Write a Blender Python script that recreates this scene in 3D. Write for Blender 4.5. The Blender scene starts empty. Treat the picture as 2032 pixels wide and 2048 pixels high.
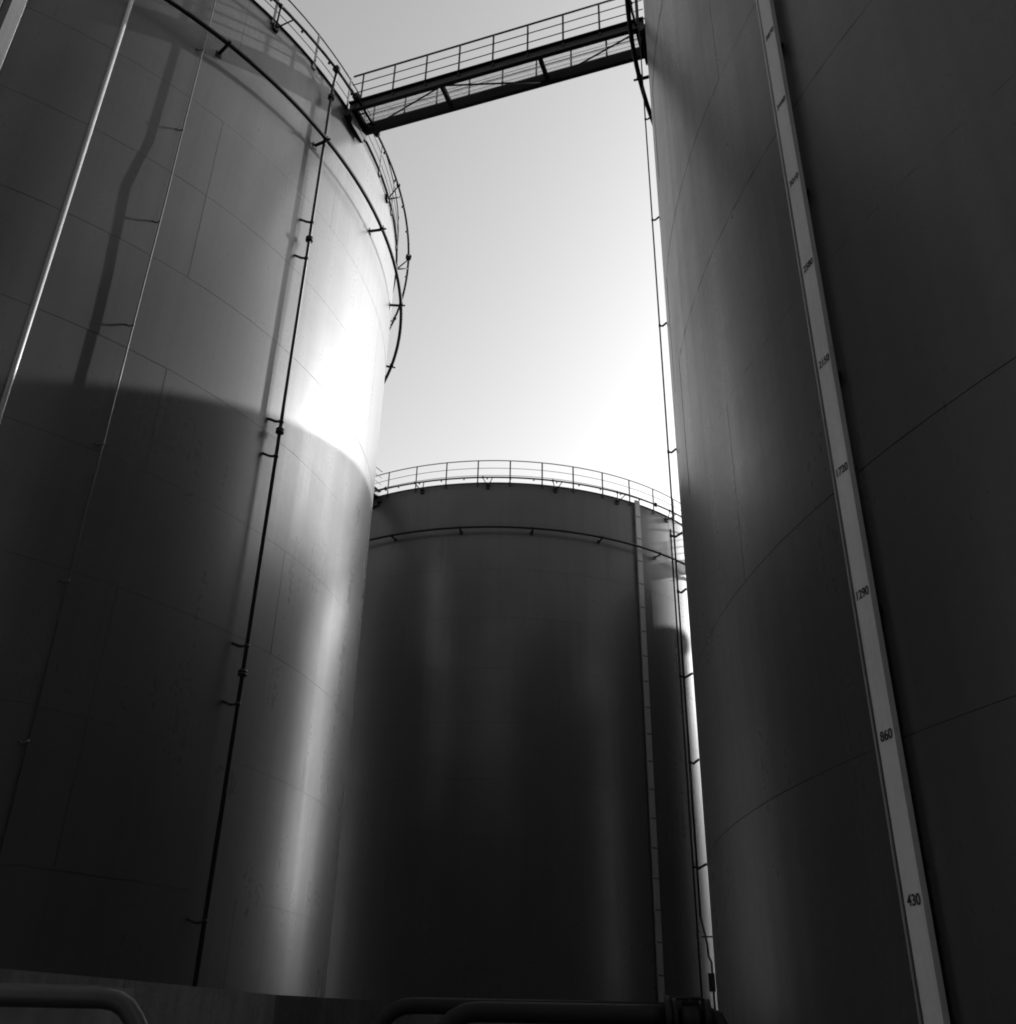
import bpy, math, random
from mathutils import Vector, Matrix
R_ = math.radians
scene = bpy.context.scene
COL = scene.collection
rnd = random.Random(7)

# ------------------------------------------------------------------ camera
cam_d = bpy.data.cameras.new("camera")
cam = bpy.data.objects.new("camera", cam_d)
COL.objects.link(cam)
cam_d.sensor_fit = 'VERTICAL'
cam_d.sensor_height = 36.0
cam_d.lens = 36.0 * 1946.15 / 2048.0
cam_d.clip_start = 0.05
cam_d.clip_end = 3000
cam.matrix_world = (Matrix.Translation((0, 0, 0.252))
                    @ Matrix.Rotation(R_(90 + 28.158), 4, 'X')
                    @ Matrix.Rotation(R_(1.225), 4, 'Z'))
scene.camera = cam
scene.cycles.filter_width = 1.9

# ------------------------------------------------------------------ sky, sun, exposure
SUN_AZ, SUN_EL = 56.5, 22.3            # azimuth from +Y towards +X
SKY_STRENGTH, SUN_STRENGTH = 0.122, 2.3
world = bpy.data.worlds.new("World")
scene.world = world
world.use_nodes = True
wn, wl = world.node_tree.nodes, world.node_tree.links
wn.clear()
sky = wn.new('ShaderNodeTexSky')
sky.sky_type = 'NISHITA'
sky.sun_disc = False
sky.sun_elevation = R_(SUN_EL)
sky.sun_rotation = R_(SUN_AZ)
sky.altitude = 0
sky.air_density = 1.0
sky.dust_density = 1.8
sky.ozone_density = 1.0
sep = wn.new('ShaderNodeSeparateColor')           # black and white film behind an orange filter
bg = wn.new('ShaderNodeBackground')
bg.inputs['Strength'].default_value = SKY_STRENGTH
wo = wn.new('ShaderNodeOutputWorld')
wl.new(sky.outputs[0], sep.inputs[0])
wl.new(sep.outputs[0], bg.inputs[0])
wl.new(bg.outputs[0], wo.inputs[0])

sun_d = bpy.data.lights.new("sun", 'SUN')
sun_d.energy = SUN_STRENGTH
sun_d.angle = R_(0.5)
sun_d.color = (1, 1, 1)
sun = bpy.data.objects.new("sun", sun_d)
COL.objects.link(sun)
sdir = Vector((math.sin(R_(SUN_AZ)) * math.cos(R_(SUN_EL)), math.cos(R_(SUN_AZ)) * math.cos(R_(SUN_EL)), math.sin(R_(SUN_EL))))
sun.rotation_euler = sdir.to_track_quat('Z', 'Y').to_euler()
sun.location = sdir * 120

vs = scene.view_settings
scene.display_settings.display_device = 'sRGB'
vs.view_transform = 'Standard'
vs.look = 'None'
vs.gamma = 1.0
vs.use_curve_mapping = False
vs.exposure = 2.0

# ------------------------------------------------------------------ materials (all neutral greys)
def mat(name, base, rough=0.5, metal=0.0, spec=0.5, streak=0.0, mottle=0.0, scale=1.0, bump=0.0, coat=0.0, bscale=None, crough=0.3, cior=1.5):
    m = bpy.data.materials.new(name)
    m.use_nodes = True
    n, l = m.node_tree.nodes, m.node_tree.links
    p = n['Principled BSDF']
    p.inputs['Base Color'].default_value = (base, base, base, 1)
    p.inputs['Roughness'].default_value = rough
    p.inputs['Metallic'].default_value = metal
    p.inputs['Specular IOR Level'].default_value = spec
    if coat:
        p.inputs['Coat Weight'].default_value = coat
        p.inputs['Coat Roughness'].default_value = crough
        p.inputs['Coat IOR'].default_value = cior
    geo = n.new('ShaderNodeNewGeometry')
    if streak or mottle:
        val = None
        def term(sc3, amt, detail, contrast_lo, contrast_hi):
            mp = n.new('ShaderNodeMapping')
            mp.inputs['Scale'].default_value = sc3
            l.new(geo.outputs['Position'], mp.inputs[0])
            t = n.new('ShaderNodeTexNoise')
            t.inputs['Scale'].default_value = 1.0
            t.inputs['Detail'].default_value = detail
            l.new(mp.outputs[0], t.inputs['Vector'])
            r = n.new('ShaderNodeMapRange')
            r.inputs['From Min'].default_value = contrast_lo
            r.inputs['From Max'].default_value = contrast_hi
            r.inputs['To Min'].default_value = 1 - amt
            r.inputs['To Max'].default_value = 1 + amt * 0.5
            l.new(t.outputs[0], r.inputs[0])
            return r.outputs[0]
        outs = []
        if streak:      # run-down marks: fine across, long down the wall
            outs.append(term((3.2 * scale, 3.2 * scale, 0.09 * scale), streak, 5, 0.35, 0.65))
            outs.append(term((11 * scale, 11 * scale, 0.2 * scale), streak * 0.6, 3, 0.3, 0.6))
        if mottle:
            outs.append(term((0.5 * scale, 0.5 * scale, 0.5 * scale), mottle, 6, 0.3, 0.7))
            outs.append(term((9 * scale, 9 * scale, 9 * scale), mottle * 0.5, 4, 0.3, 0.7))
        cur = outs[0]
        for o in outs[1:]:
            mm = n.new('ShaderNodeMath'); mm.operation = 'MULTIPLY'
            l.new(cur, mm.inputs[0]); l.new(o, mm.inputs[1]); cur = mm.outputs[0]
        mb = n.new('ShaderNodeMath'); mb.operation = 'MULTIPLY'
        l.new(cur, mb.inputs[0]); mb.inputs[1].default_value = base
        l.new(mb.outputs[0], p.inputs['Base Color'])
        mr = n.new('ShaderNodeMath'); mr.operation = 'MULTIPLY_ADD'   # dirt is duller
        l.new(cur, mr.inputs[0]); mr.inputs[1].default_value = -0.10; mr.inputs[2].default_value = rough + 0.10
        l.new(mr.outputs[0], p.inputs['Roughness'])
        if coat:
            for sock, a, b0 in (('Coat Weight', coat, 0.0), ('Coat Roughness', -0.22, crough + 0.22)):
                q = n.new('ShaderNodeMath'); q.operation = 'MULTIPLY_ADD'; q.use_clamp = True
                l.new(cur, q.inputs[0]); q.inputs[1].default_value = a; q.inputs[2].default_value = b0
                l.new(q.outputs[0], p.inputs[sock])
    if bump:
        mp = n.new('ShaderNodeMapping')
        s = bscale or (1, 1, 1)
        mp.inputs['Scale'].default_value = s
        l.new(geo.outputs['Position'], mp.inputs[0])
        t = n.new('ShaderNodeTexNoise'); t.inputs['Scale'].default_value = 1.0; t.inputs['Detail'].default_value = 4
        l.new(mp.outputs[0], t.inputs['Vector'])
        b = n.new('ShaderNodeBump'); b.inputs['Strength'].default_value = 1.0; b.inputs['Distance'].default_value = bump
        l.new(t.outputs[0], b.inputs['Height']); l.new(b.outputs[0], p.inputs['Normal'])
        if coat: l.new(b.outputs[0], p.inputs['Coat Normal'])
    return m

M = {
    'paint': mat('tank_paint', 0.052, 0.55, spec=0.06, streak=0.065, mottle=0.10, bump=0.007, bscale=(0.45, 0.45, 0.8), coat=1.0, crough=0.28, cior=1.38),
    'pipe': mat('dark_pipe_paint', 0.018, 0.6, spec=0.12, mottle=0.2, scale=3),
    'steel': mat('dark_structural_steel', 0.022, 0.6, spec=0.25, mottle=0.2, scale=3),
    'pale': mat('pale_pipe_paint', 0.21, 0.4, mottle=0.15, scale=3),
    'board': mat('white_board_paint', 0.54, 0.45, mottle=0.12, streak=0.10, scale=2),
    'riser': mat('glossy_dark_pipe_paint', 0.02, 0.45, spec=0.22, mottle=0.2, scale=3),
    'rail': mat('worn_grey_rail_paint', 0.035, 0.5, mottle=0.3, scale=4),
    'black': mat('black_lettering', 0.012, 0.6),
    'concrete': mat('concrete', 0.13, 0.9, spec=0.3, mottle=0.3, streak=0.15, scale=2, bump=0.004, bscale=(20, 20, 20)),
    'ground': mat('gravel_ground', 0.035, 0.95, spec=0.2, mottle=0.45, scale=2, bump=0.03, bscale=(14, 14, 14)),
    'galv': mat('galvanised_steel', 0.30, 0.45, metal=0.6, mottle=0.2, scale=4),
}

# ------------------------------------------------------------------ mesh helpers
class MB:
    """collects faces of one mesh"""
    def __init__(s): s.v, s.f, s.sm = [], [], []
    def add(s, vs_, fs, smooth=False):
        o = len(s.v); s.v += [tuple(q) for q in vs_]
        s.f += [[i + o for i in q] for q in fs]; s.sm += [smooth] * len(fs)
    def box(s, c, x, y, z):
        """box from centre and three half axes"""
        c, x, y, z = Vector(c), Vector(x), Vector(y), Vector(z)
        p = [c + a * x + b * y + d * z for d in (-1, 1) for b in (-1, 1) for a in (-1, 1)]
        s.add(p, [(0, 2, 3, 1), (4, 5, 7, 6), (0, 1, 5, 4), (2, 6, 7, 3), (0, 4, 6, 2), (1, 3, 7, 5)])
    def tube(s, pts, r, n=8, caps=True, closed=False):
        pts = [Vector(p) for p in pts]; N = len(pts)
        vs_, up = [], None
        for i, p in enumerate(pts):
            a = pts[(i - 1) % N] if (closed or i > 0) else p
            b = pts[(i + 1) % N] if (closed or i < N - 1) else p
            t = (b - a).normalized()
            if up is None: up = Vector((0, 0, 1)) if abs(t.z) < 0.9 else Vector((1, 0, 0))
            x = t.cross(up).normalized(); y = x.cross(t).normalized()
            if abs(t.z) < 0.999: up = y
            rr = r[i] if isinstance(r, (list, tuple)) else r
            vs_ += [p + rr * (math.cos(2 * math.pi * k / n) * x + math.sin(2 * math.pi * k / n) * y) for k in range(n)]
        fs = []
        for i in range(N if closed else N - 1):
            j = (i + 1) % N
            for k in range(n):
                fs.append((i * n + k, i * n + (k + 1) % n, j * n + (k + 1) % n, j * n + k))
        s.add(vs_, fs, True)
        if caps and not closed:
            o = len(s.v) - N * n
            s.f.append([o + k for k in range(n)][::-1]); s.sm.append(False)
            s.f.append([o + (N - 1) * n + k for k in range(n)]); s.sm.append(False)
    def disc(s, c, axis, r, h, n=16):
        a = Vector(axis).normalized(); c = Vector(c)
        s.tube([c - a * h / 2, c + a * h / 2], r, n)
    def ball(s, c, r, n=8, m=5):
        c = Vector(c); pts, rr = [], []
        for i in range(m + 1):
            t = -math.pi / 2 + math.pi * i / m
            pts.append(c + Vector((0, 0, r * math.sin(t)))); rr.append(max(r * math.cos(t), 1e-4))
        s.tube(pts, rr, n, caps=False)
    def mesh(s, name, m):
        me = bpy.data.meshes.new(name)
        me.from_pydata(s.v, [], s.f)
        me.polygons.foreach_set('use_smooth', s.sm)
        me.materials.append(m)
        me.update()
        return me
    def build(s, name, m, parent=None):
        return link(name, s.mesh(name, m), parent)

def link(name, me, parent=None, mw=None):
    o = bpy.data.objects.new(name, me)
    COL.objects.link(o)
    if parent is not None: o.parent = parent
    if mw is not None: o.matrix_local = mw
    return o

def thing(name, label, cat, loc=(0, 0, 0), group=None):
    o = bpy.data.objects.new(name, None)
    COL.objects.link(o); o.location = loc; o.empty_display_size = 0.3
    o['label'] = label; o['category'] = cat
    if group: o['group'] = group
    return o

def kind(o, k): o['kind'] = k; return o

def dirv(az): a = R_(az); return Vector((math.sin(a), math.cos(a), 0))
def tanv(az): a = R_(az); return Vector((math.cos(a), -math.sin(a), 0))     # growing azimuth
def pol(r, az, z): return dirv(az) * r + Vector((0, 0, z))
def arc(r, z, a0, a1, step=1.5):
    n = max(2, int(abs(a1 - a0) / step) + 1)
    return [pol(r, a0 + (a1 - a0) * i / (n - 1), z) for i in range(n)]

# ------------------------------------------------------------------ ground
GZ = -1.1
g = MB()
S, NN = 1500.0, 1
g.add([(-S, -S, GZ), (S, -S, GZ), (S, S, GZ), (-S, S, GZ)], [(0, 1, 2, 3)])
kind(g.build('ground', M['ground']), 'structure')

# ------------------------------------------------------------------ storage tanks
TOP, COURSE, RING_Z = 19.82, 2.0, 17.68
plate_cache = {}
def plate_mesh(R, dtheta, h, gap=0.0055, th=0.005):
    key = (round(R, 3), round(dtheta, 4), round(h, 3))
    if key in plate_cache: return plate_cache[key]
    nseg = max(8, int(round(dtheta / 2.0)))
    ga = math.degrees(gap / R)
    a0, a1 = -dtheta / 2 + ga / 2, dtheta / 2 - ga / 2
    z0, z1 = -h / 2 + gap / 2, h / 2 - gap / 2
    vs_, fs, nor = [], [], []
    def quad(p, ns):
        o = len(vs_); vs_.extend(p); fs.append((o, o + 1, o + 2, o + 3)); nor.extend(ns)
    C = Vector((0, R, 0))
    for i in range(nseg):
        b0, b1 = a0 + (a1 - a0) * i / nseg, a0 + (a1 - a0) * (i + 1) / nseg
        p = [pol(R, b0, z0) - C, pol(R, b0, z1) - C, pol(R, b1, z1) - C, pol(R, b1, z0) - C]
        n0, n1 = dirv(b0), dirv(b1)
        quad(p, [n0, n0, n1, n1])
        for z, u in ((z1, 1), (z0, -1)):
            q = [pol(R, b0, z) - C, pol(R - th, b0, z) - C, pol(R - th, b1, z) - C, pol(R, b1, z) - C]
            if u < 0: q = q[::-1]
            quad(q, [Vector((0, 0, u))] * 4)
    for b, u in ((a0, -1), (a1, 1)):
        q = [pol(R, b, z0) - C, pol(R - th, b, z0) - C, pol(R - th, b, z1) - C, pol(R, b, z1) - C]
        if u > 0: q = q[::-1]
        quad(q, [tanv(b) * u] * 4)
    me = bpy.data.meshes.new('plate')
    me.from_pydata([tuple(v) for v in vs_], [], fs)
    me.polygons.foreach_set('use_smooth', [True] * len(fs))
    me.materials.append(M['paint'])
    me.update()
    me.normals_split_custom_set([tuple(n) for n in nor])
    plate_cache[key] = me
    return me

def shell(root, R, nplates, vis, phase):
    """steel plates in ten courses; vis = azimuth range where single plates are built"""
    s = MB()
    n = 180
    rr = R - 0.01
    for z0, z1 in ((0.0, TOP - 0.01),):
        s.add([pol(rr, 360 * k / n, z) for z in (z0, z1) for k in range(n)],
              [(k + n, (k + 1) % n + n, (k + 1) % n, k) for k in range(n)], True)
    s.build('inner_shell', M['paint'], root)
    r = MB()      # low cone roof
    r.add([pol(rr - 0.005, 360 * k / 72, TOP - 0.06) for k in range(72)] + [(0, 0, TOP + 0.75)],
          [((k + 1) % 72, k, 72) for k in range(72)], True)
    r.build('roof', M['paint'], root)
    t = MB()      # stiffening angle round the top edge
    prof = [(R - 0.02, TOP), (R + 0.05, TOP), (R + 0.05, TOP + 0.012), (R - 0.02, TOP + 0.012)]
    vv = [pol(a, 360 * k / n, z) for k in range(n) for a, z in prof]
    t.add(vv, [(k * 4 + j, k * 4 + (j + 1) % 4, ((k + 1) % n) * 4 + (j + 1) % 4, ((k + 1) % n) * 4 + j) for k in range(n) for j in range(4)])
    t.build('top_angle', M['paint'], root)
    f = MB()      # concrete ring foundation
    f.add([pol(a, 360 * k / 96, z) for a, z in ((R + 0.25, GZ - 0.2), (R + 0.25, -0.03), (R - 0.1, 0.0)) for k in range(96)],
          [(j * 96 + k, j * 96 + (k + 1) % 96, (j + 1) * 96 + (k + 1) % 96, (j + 1) * 96 + k)[::-1] for j in range(2) for k in range(96)])
    f.build('foundation', M['concrete'], root)
    if not vis: return
    d = 360.0 / nplates
    for c in range(10):
        z0 = c * COURSE; z1 = min(TOP, z0 + COURSE)
        me = plate_mesh(R, d, z1 - z0)
        ph = phase[c % len(phase)]
        for k in range(nplates):
            az = ph + d / 2 + k * d
            x = (az - vis[0]) % 360
            if x > (vis[1] - vis[0]) + d / 2 and x < 360 - d / 2: continue
            tx, tz = rnd.gauss(0, 0.05), rnd.gauss(0, 0.02)
            mw = (Matrix.Translation(pol(R + rnd.uniform(-.002, .002), az, (z0 + z1) / 2)) @ Matrix.Rotation(-R_(az), 4, 'Z')
                  @ Matrix.Rotation(R_(tx), 4, 'X') @ Matrix.Rotation(R_(tz), 4, 'Z'))
            link('plate', me, root, mw)

def cooling_ring(root, R, a0, a1, brackets):
    p = MB(); p.tube(arc(R + 0.30, RING_Z, a0, a1), 0.047, 8)
    ring = p.build('cooling_pipe', M['pipe'], root)
    for az in brackets:
        b = MB(); d, t = dirv(az), tanv(az)
        b.box(pol(R + 0.155, az, RING_Z - 0.06), d * 0.155, t * 0.03, Vector((0, 0, 0.018)))
        b.box(pol(R + 0.006, az, RING_Z - 0.08), d * 0.006, t * 0.06, Vector((0, 0, 0.08)))
        b.box(pol(R + 0.30, az, RING_Z), d * 0.052, t * 0.025, Vector((0, 0, 0.052)))
        b.box(pol(R + 0.37, az, RING_Z - 0.05), d * 0.05, t * 0.02, Vector((0, 0, 0.012)))
        b.build('bracket', M['pipe'], ring)
    return ring

def rim_ring(root, R, a0, a1, brackets, valves=()):
    z = TOP + 0.06
    p = MB(); p.tube(arc(R + 0.36, z, a0, a1), 0.034, 8)
    ring = p.build('spray_pipe', M['pipe'], root)
    for az in brackets:
        b = MB(); d, t = dirv(az), tanv(az)
        b.box(pol(R + 0.03, az, TOP - 0.18), d * 0.03, t * 0.07, Vector((0, 0, 0.10)))
        b.tube([pol(R + 0.04, az, TOP - 0.2), pol(R + 0.36, az - 1.0, z - 0.02)], 0.020, 6)
        b.tube([pol(R + 0.04, az, TOP - 0.2), pol(R + 0.36, az + 1.0, z - 0.02)], 0.020, 6)
        b.disc(pol(R + 0.36, az + 1.0, z), tanv(az), 0.055, 0.06, 10)
        b.build('bracket', M['pipe'], ring)
    k = a0 + 1.2
    while k < a1:
        s = MB(); s.ball(pol(R + 0.33, k, z - 0.05), 0.035, 6, 4); s.build('spray_nozzle', M['pipe'], ring); k += 4.87
    for az in valves:
        s = MB(); s.disc(pol(R + 0.36, az, z), tanv(az), 0.085, 0.10, 12); s.build('flange', M['pipe'], ring)
    return ring

def railing(root, R, a0, a1, posts, zt=TOP + 1.06):
    rt = MB(); rt.tube(arc(R, zt, a0, a1, 2), 0.020, 6)
    r = rt.build('railing', M['steel'], root)
    mm = MB(); mm.tube(arc(R, TOP + 0.70, a0, a1, 2), 0.011, 6); mm.build('mid_rail', M['steel'], r)
    lo = MB(); lo.tube(arc(R, TOP + 0.36, a0, a1, 2), 0.011, 6); lo.build('mid_rail', M['steel'], r)
    for az in posts:
        p = MB(); d, t = dirv(az), tanv(az)
        p.box(pol(R + 0.014, az, (TOP + zt) / 2 - 0.05), d * 0.009, t * 0.028, Vector((0, 0, (zt - TOP) / 2 + 0.06)))
        p.box(pol(R + 0.012, az, TOP - 0.06), d * 0.014, t * 0.05, Vector((0, 0, 0.09)))
        p.build('post', M['steel'], r)

def vpipe(root, R, az, off, rad, z0, z1, m, brackets=(), flanges=(), wheels=(), elbow=None, name='riser_pipe', side=0.9):
    p = MB()
    pts = [pol(R + off, az, z0), pol(R + off, az, z1)]
    if elbow: pts += [pol(R + e[0], az + e[1], e[2]) for e in elbow]
    p.tube(pts, rad, 10)
    o = p.build(name, m, root)
    for z in brackets:
        b = MB()
        b.tube([pol(R + off, az, z), pol(R + off * 0.62, az + side * 0.55, z - 0.03), pol(R, az + side, z + 0.02)], max(0.016, rad * 0.75), 6)
        b.disc(pol(R + off, az, z), (0, 0, 1), rad * 1.35, 0.05, 10)
        b.build('bracket', m, o)
    for z in flanges:
        f = MB(); f.disc(pol(R + off, az, z + 0.025), (0, 0, 1), rad * 2.3, 0.035, 14); f.disc(pol(R + off, az, z - 0.025), (0, 0, 1), rad * 2.3, 0.035, 14)
        for k in range(6):
            a = k * math.pi / 3
            f.tube([pol(R + off, az, z - 0.06) + Vector((math.cos(a), math.sin(a), 0)) * rad * 1.8, pol(R + off, az, z + 0.06) + Vector((math.cos(a), math.sin(a), 0)) * rad * 1.8], 0.008, 5)
        f.build('flange', m, o)
    return o

def text_mesh(txt, size):
    c = bpy.data.curves.new('numeral', 'FONT')
    c.body = txt; c.size = size; c.align_x = 'CENTER'; c.align_y = 'CENTER'; c.offset = size * 0.014
    c.space_character = 1.0
    o = bpy.data.objects.new('numeral', c); COL.objects.link(o)
    dg = bpy.context.evaluated_depsgraph_get(); dg.update()
    me = bpy.data.meshes.new_from_object(o.evaluated_get(dg))
    bpy.data.objects.remove(o); bpy.data.curves.remove(c)
    xs = [v.co.x for v in me.vertices]; ys = [v.co.y for v in me.vertices]       # condensed lettering, centred
    cx, cy = (min(xs) + max(xs)) / 2, (min(ys) + max(ys)) / 2
    kx = (0.140 if len(txt) > 3 else 0.126) / (max(xs) - min(xs)); ky = 0.068 / (max(ys) - min(ys))
    for v in me.vertices: v.co.x = (v.co.x - cx) * kx; v.co.y = (v.co.y - cy) * ky
    b = MB()                                    # heavy strokes: the outline repeated a few millimetres to each side
    for dx in (-0.0015, 0.0, 0.0015):
        b.add([(v.co.x + dx, v.co.y, 0) for v in me.vertices], [tuple(p.vertices) for p in me.polygons])
    bpy.data.meshes.remove(me)
    me = b.mesh('numeral', M['black'])
    return me

def gauge_board(root, R, az, width, z0, z1, numerals, off=0.10, depth=0.06, ticks=False, m='board'):
    d, t = dirv(az), tanv(az); U = Vector((0, 0, 1))
    b = MB()      # a flat channel: face and two returned edges
    zc, hz = (z0 + z1) / 2, (z1 - z0) / 2
    w = width / 2
    prof = [(-w, 0), (-w, depth), (w, depth), (w, 0), (w - 0.004, 0), (w - 0.004, depth - 0.004), (-w + 0.004, depth - 0.004), (-w + 0.004, 0)]
    vs_ = [d * (R + off - depth + q) + t * p + U * z for z in (z0, z1) for p, q in prof]
    n = len(prof)
    b.add(vs_, [(i, i + n, (i + 1) % n + n, (i + 1) % n) for i in range(n)] + [(0, 1, 6, 7), (1, 2, 5, 6), (2, 3, 4, 5), (n + 7, n + 6, n + 1, n), (n + 6, n + 5, n + 2, n + 1), (n + 5, n + 4, n + 3, n + 2)])
    o = b.build('gauge_board', M[m], root)
    k = 0.9
    while k < z1 - 0.3:
        s = MB(); s.box(d * (R + (off - depth) / 2) + U * k, d * (off - depth) / 2, t * (w - 0.03), U * 0.02)
        s.build('standoff', M['steel'], o); k += 2.0
    if numerals:
        for i in range(1, 20):
            z = i * 1.0080
            if z > z1 - 0.1: break
            me = text_mesh(str(430 * i), 0.100)
            mw = Matrix.Translation(d * (R + off + 0.003) + U * z - t * 0.006) @ Matrix.Rotation(math.pi - R_(az), 4, 'Z') @ Matrix.Rotation(math.pi / 2, 4, 'X')
            link('numeral', me, o, mw)
    if ticks:
        mk = MB(); mk.box((0, 0, 0), t * (w - 0.012), U * 0.02, d * 0.002); me = mk.mesh('metre_mark', M['black'])
        for i in range(1, 20):
            link('metre_mark', me, o, Matrix.Translation(d * (R + off + 0.003) + U * (i * 1.008)))
    return o

# --- left tank
RL = 10.514
left = thing('storage_tank', 'tall steel storage tank on the left, its upper half sunlit, thin pipes running down', 'storage tank',
             (-13.832, 20.133, 0), 'storage tanks of the tank farm')
shell(left, RL, 10, (66, 190), (112.1, 112.1 - 18, 130.1, 130.1 - 18, 112.1 + 18))
cooling_ring(left, RL, 40, 215, [42 + 15.1 * k - 0.3 for k in range(12)])
rim_ring(left, RL, 30, 215, [39 + 14.55 * k for k in range(12)], valves=(84, 107.3, 113.2, 117.6))
railing(left, RL, 30, 215, [37.1 + 7.1 * k for k in range(9)] + [101.3, 107.6, 112.3] + [119.6 + 7.1 * k for k in range(13)])
vpipe(left, RL, 116.75, 0.18, 0.034, GZ + 0.1, 19.35, M['riser'], brackets=(15.3, 14.3, 10.27, 9.51, 5.83, 4.84, 1.6), flanges=(14.83, 10.06, 5.36, 19.2),
      elbow=[(0.20, 0.1, 19.55), (0.30, 0.45, 19.78), (0.36, 0.8, 19.88)])
vpipe(left, RL, 134.25, 0.10, 0.014, GZ + 0.1, 10.0, M['paint'], brackets=(15.02, 12.7, 10.4, 8.1, 5.8, 3.5, 1.2, 17.3), name='conduit', side=0.5,
      elbow=[(0.105, 0, 11.5), (0.118, 0, 12.9), (0.122, 0, 13.4), (0.094, 0, 14.6), (0.09, 0, 17.0), (0.088, 0, TOP - 0.3)])
vpipe(left, RL, 142.25, 0.12, 0.042, GZ + 0.1, TOP - 0.3, M['pale'], brackets=(18.5, 6.0, 2.0), name='drain_pipe', side=0.4)
gb = gauge_board(left, RL, 151.1, 0.20, 0.1, TOP - 0.4, False, off=0.12)
s = MB(); s.box(pol(RL + 0.05, 152.9, 10), tanv(152.9) * 0.09, dirv(152.9) * 0.02, Vector((0, 0, 9.5))); s.build('cable_tray', M['galv'], left)

# --- right tank
RR = 11.793
right = thing('storage_tank', 'nearest steel storage tank on the right, all in shade, with a numbered white gauge board', 'storage tank',
              (13.95, 9.502, 0), 'storage tanks of the tank farm')
shell(right, RR, 11, (200, 300), (-99.7, -99.7 - 16.36, -96.0, -99.7 + 13, -99.7 - 16.36))
cooling_ring(right, RR, 170, 330, [184 + 15 * k for k in range(9)])
rim_ring(right, RR, 170, 330, [182 + 14.6 * k for k in range(9)])
railing(right, RR, 170, 330, [178 + 7.0 * k for k in range(21)])
gauge_board(right, RR, math.degrees(-1.846) + 0.03, 0.172, 0.05, TOP - 0.25, True, depth=0.045)
gw = vpipe(right, RR, math.degrees(-1.846) + 0.66, 0.09, 0.009, 0.1, TOP - 0.3, M['board'], name='guide_wire')
vpipe(right, RR, -78.7, 0.115, 0.012, 1.45, TOP - 0.3, M['pipe'], brackets=(16.9, 14.5, 12.1, 9.9, 7.62, 5.45, 3.2), name='conduit', side=-0.15)
vpipe(right, RR, -78.5, 0.16, 0.011, GZ + 0.1, 6.4, M['pipe'], brackets=(6.3, 4.3, 2.0), name='conduit', side=-0.15)

s = MB(); s.tube([pol(RR + 0.115, -78.7, 1.46), pol(RR + 0.06, -78.9, 1.16), pol(RR + 0.055, -78.9, 1.04), pol(RR + 0.028, -78.95, 0.98), pol(RR + 0.028, -78.95, -0.9)], 0.012, 8)
t = s.build('conduit', M['pipe'], right)
s = MB(); s.box(pol(RR + 0.04, -78.9, 0.78), dirv(-78.9) * 0.035, tanv(-78.9) * 0.06, Vector((0, 0, 0.09))); s.build('junction_box', M['pipe'], t)
s = MB(); s.box(pol(RR + 0.045, -78.9, 1.24), dirv(-78.9) * 0.07, tanv(-78.9) * 0.015, Vector((0, 0, 0.008))); s.build('bracket', M['pipe'], t)

# --- middle tank
RM = 10.7
middle = thing('storage_tank', 'farthest steel storage tank in the middle, closing the gap between the two near tanks', 'storage tank',
               (-0.17, 44.8, 0), 'storage tanks of the tank farm')
shell(middle, RM, 10, (95, 262), (121, 103, 128, 110))
cooling_ring(middle, RM, 85, 275, [99.5 + 14.9 * k for k in range(12)])
rim_ring(middle, RM, 85, 275, [95.6 + 14.65 * k for k in range(12)], valves=(145.0, 206))
railing(middle, RM, 85, 212, [94.8 + 7.0 * k for k in range(17)])
railing(middle, RM, 221, 275, [221.5 + 7.0 * k for k in range(8)])
gauge_board(middle, RM, 149.2, 0.24, 0.1, TOP + 0.1, False, off=0.14, ticks=True, m='pale')

# --- fourth tank, hidden behind the right one; its top edge throws the shadow across the left tank
R4 = 12.6
fourth = thing('storage_tank', 'steel storage tank hidden behind the nearest right hand tank', 'storage tank', (25.65, 34.2, 0), 'storage tanks of the tank farm')
shell(fourth, R4, 10, None, (0,))
# unseen tanks added for shade: one blocks low sky, two darken the shaded walls
for x, y, lab in ((95.5, 156.4, 'unseen steel storage tank added far beyond the gap to block low sky'),
                  (0.6, -15.6, 'unseen steel storage tank added directly behind the photographer to darken the shaded walls'),
                  (-27.5, -5.0, 'unseen steel storage tank added behind and left of the photographer to darken the shaded walls')):
    t = thing('storage_tank', lab, 'storage tank', (x, y, 0), 'storage tanks of the tank farm')
    shell(t, 11.0, 10, None, (0,))

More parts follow.
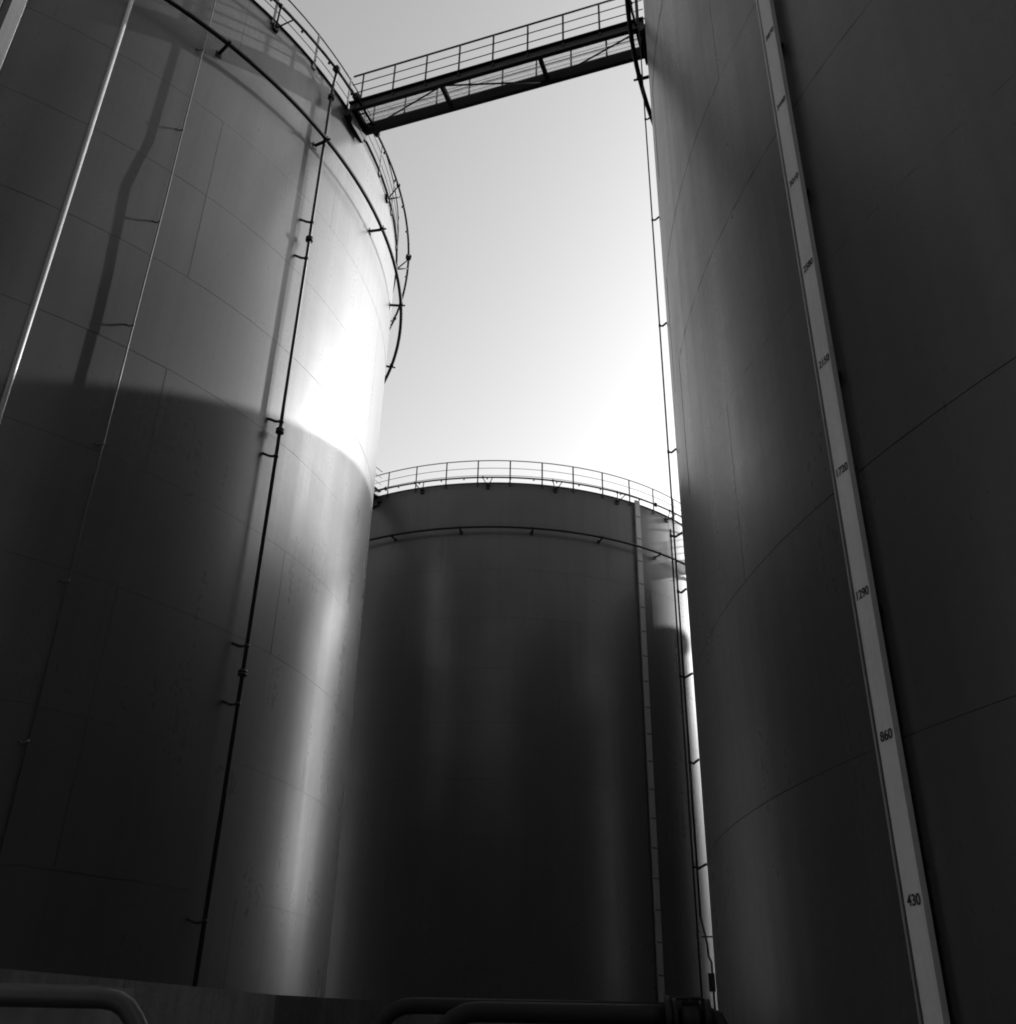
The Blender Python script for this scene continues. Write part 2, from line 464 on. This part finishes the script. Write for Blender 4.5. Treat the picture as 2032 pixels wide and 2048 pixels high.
# ------------------------------------------------------------------ footbridges between the tank tops
def bridge(A, B, label, z, width=0.62, grating=True, nbay=3):
    """A, B: plan points where the walkway leaves the tanks (its near side beam)"""
    A, B = Vector((A[0], A[1], 0)), Vector((B[0], B[1], 0))
    L = (B - A).length; u = (B - A) / L; v = Vector((-u.y, u.x, 0)); U = Vector((0, 0, 1))
    root = thing('footbridge', label, 'footbridge', A + U * z, 'footbridges between the tank tops')
    def P(x, y, h): return u * x + v * y + U * h
    for y in (0, width):            # channel beams
        b = MB(); sgn = -1 if y == 0 else 1
        b.box(P(L / 2, y, 0), u * (L / 2), v * 0.006, U * 0.15)
        b.box(P(L / 2, y + sgn * 0.045, 0.156), u * (L / 2), v * 0.05, U * 0.006)
        b.box(P(L / 2, y + sgn * 0.045, -0.156), u * (L / 2), v * 0.05, U * 0.006)
        b.build('beam', M['steel'], root)
    bay = L / nbay
    for k in range(nbay + 1):
        c = MB(); x = min(max(k * bay, 0.09), L - 0.09)
        th = 0.12 if k in (0, nbay) else 0.045
        c.box(P(x, width / 2, -0.06), u * th, v * (width / 2 - 0.01), U * 0.06)
        c.build('cross_member', M['steel'], root)
    for k in range(nbay):
        y0, y1 = (width, 0) if k % 2 == 0 else (0, width)
        d = MB(); d.tube([P(k * bay + 0.1, y0, -0.13), P((k + 1) * bay - 0.05, y1, -0.13)], 0.022, 6); d.build('brace', M['steel'], root)
    gr = MB()                      # open grating: thin bars across, a few ties along
    n = int(L / 0.030)
    for i in range(n):
        gr.box(P((i + 0.5) * L / n, width / 2, 0.12), u * 0.0028, v * (width / 2 - 0.012), U * 0.012)
    for j in range(1, 6):
        gr.box(P(L / 2, width * j / 6, 0.126), u * (L / 2), v * 0.003, U * 0.004)
    kind(gr.build('grating', M['steel'], root), 'stuff')
    for y in (-0.03, width + 0.03):   # hand rails
        rl = MB(); rl.tube([P(0.02, y, 1.13), P(L, y, 1.13)], 0.024, 8); rail = rl.build('railing', M['steel'], root)
        for h in (0.50, 0.82):
            m2 = MB(); m2.tube([P(0.02, y, h), P(L, y, h)], 0.013, 6); m2.build('mid_rail', M['steel'], rail)
        x = 0.30
        while x < L:
            p = MB(); p.box(P(x, y, 0.59), u * 0.022, v * 0.009, U * 0.54); p.build('post', M['steel'], rail); x += 0.846
    for x in (0.02, L - 0.02):     # bearing seats on the tank wall
        s = MB(); s.box(P(x, width / 2, -0.24), u * 0.10, v * (width / 2 + 0.12), U * 0.10)
        s.box(P(x + (0.08 if x < 1 else -0.08), width / 2, -0.42), u * 0.012, v * (width / 2), U * 0.10)
        s.build('bearing_seat', M['steel'], root)
    return root
bridge((-4.04, 16.18), (2.765, 13.78), 'dark steel footbridge with open railings crossing the sky between the left and right tanks', 19.85)
bridge((9.75, 40.6), (14.05, 38.85), 'dark steel footbridge reaching right from the middle tank, added unseen behind the right tank for its shadow', 19.85, nbay=2)  # added out of view to shade the middle tank's right edge
bridge((-8.70, 29.42), (-5.35, 35.40), 'dark steel footbridge just behind the left tank, reaching the top of the middle tank', 19.85)

# ------------------------------------------------------------------ concrete wall and pipework at the bottom
def wall(pts, top, name, label, thick=0.16, jr=0.012):
    root = thing(name, label, 'wall', (pts[0][0], pts[0][1], GZ))
    o = Vector(root.location)
    for a, b, zt in zip(pts[:-1], pts[1:], top):
        a, b = Vector((*a, 0)), Vector((*b, 0)); L = (b - a).length; u = (b - a) / L; v = Vector((-u.y, u.x, 0))
        p = MB(); p.box((a + b) / 2 + Vector((0, 0, (zt + GZ) / 2 - 0.1)) - o, u * (L / 2 - jr), v * thick / 2, Vector((0, 0, (zt - GZ) / 2 + 0.1)))
        p.build('panel', M['concrete'], root)
    return root
wall([(-4.4, 4.0), (-3.45, 6.2), (-2.92, 8.27), (-2.36, 11.26), (-1.42, 12.94)], [0.555] * 4, 'bund_wall', 'low concrete panel wall in front of the left tank')
wall([(-6.0, 24.0), (-2.0, 24.6), (2.0, 25.2), (6.0, 25.8), (10.0, 26.4)], [0.62] * 4, 'bund_wall', 'far concrete panel wall in front of the middle tank')

def pipe_run(pts, r, name, label, m='pipe', n=14, cat='pipe'):
    o3 = Vector(pts[0]); root = thing(name, label, cat, o3)
    p = MB(); p.tube([Vector(q) - o3 for q in pts], r, n); p.build('tube', M[m], root)
    return root, o3
def bend(c, r, a0, a1, ex, ez, n=9):
    c = Vector(c); ex, ez = Vector(ex), Vector(ez)
    return [c + r * (math.cos(R_(a0 + (a1 - a0) * i / (n - 1))) * ex + math.sin(R_(a0 + (a1 - a0) * i / (n - 1))) * ez) for i in range(n)]
E1, E3 = Vector((1, 0, 0)), Vector((0, 0, 1))
# front pipe
zc = 0.335
pts = [Vector((-0.85, 5.0, -0.45)), Vector((-0.30, 5.0, zc - 0.14)), Vector((-0.25, 5.0, zc - 0.085)), Vector((-0.20, 5.0, zc - 0.035)), Vector((-0.14, 5.0, zc - 0.006)),
       Vector((-0.08, 4.99, zc)), Vector((0.60, 4.92, zc)), Vector((0.80, 4.89, zc))]
pr, po = pipe_run(pts, 0.044, 'pipe', 'front dark pipe with an elbow at its left end, low across the bottom')
fl = MB(); fl.disc(Vector((0.765, 4.894, zc)) - po, (1, -.1, 0), 0.08, 0.025); fl.build('flange', M['pipe'], pr)
# rear pipe
pts = [Vector((-1.15, 6.0, -0.45)), Vector((-0.66, 6.0, 0.24)), Vector((-0.62, 6.0, 0.30)), Vector((-0.57, 6.0, 0.345)), Vector((-0.51, 6.0, 0.37)), Vector((-0.45, 6.0, 0.375)), Vector((1.1, 5.9, 0.375))]
pipe_run(pts, 0.042, 'pipe', 'rear dark pipe just behind the front one, its elbow farther left')
# valve at the right end of the front pipe
vl = thing('valve', 'dark gate valve with handwheel at the right end of the front pipe', 'valve', (0.865, 4.885, zc))
vl.scale = (0.85, 0.85, 0.85)
b = MB(); b.ball((0, 0, -0.01), 0.072, 12, 8); b.disc((0.085, -.01, 0), (1, -.1, 0), 0.082, 0.03); b.disc((-0.085, .01, 0), (1, -.1, 0), 0.082, 0.03)
b.tube([(0, 0, 0), (0, 0, 0.062)], 0.03, 10); b.disc((0, 0, 0.062), (0, 0, 1), 0.045, 0.02); b.build('body', M['pipe'], vl)
st = MB(); st.tube([(0, 0, 0.06), (0, 0, 0.088)], 0.008, 8); st.build('stem', M['galv'], vl)
hw = MB(); hw.tube([(0.065 * math.cos(k * math.pi / 12), 0.065 * math.sin(k * math.pi / 12), 0.082) for k in range(24)], 0.008, 6, closed=True)
for k in range(3): a = k * 2.0944; hw.tube([(0, 0, 0.082), (0.065 * math.cos(a), 0.065 * math.sin(a), 0.082)], 0.006, 5)
hw.build('handwheel', M['pipe'], vl)
tp = MB(); tp.tube([(0.09, -.012, 0), (0.13, -.016, -0.015), (0.16, -.018, -0.07), (0.165, -.018, -1.6)], 0.045, 12); tp.build('tail_pipe', M['pipe'], vl)
# near left hoop and block
Y = 3.0
zt = 0.315
pts = [Vector((-2.0, Y, zt)), Vector((-1.5, Y, zt)), Vector((-1.08, Y, zt)), Vector((-1.045, Y, zt - 0.006)), Vector((-1.015, Y, zt - 0.022)), Vector((-0.99, Y, zt - 0.05)),
       Vector((-0.90, Y + 0.01, zt - 0.18)), Vector((-0.75, Y + 0.02, zt - 0.42)), Vector((-0.73, Y + 0.02, -1.1))]
pipe_run(pts, 0.027, 'guard_rail', 'near bent pipe guard rail in the bottom left corner', 'rail', cat='guard rail')
bl = MB(); bl.box((0, 0, 0.727), E1 * 0.49, Vector((0, 0.15, 0)), E3 * 0.727)
o = bl.build('concrete_post', M['concrete']); o.location = (-1.66, 3.35, GZ); o['label'] = 'low concrete block behind the bent guard rail at bottom left'; o['category'] = 'concrete block'
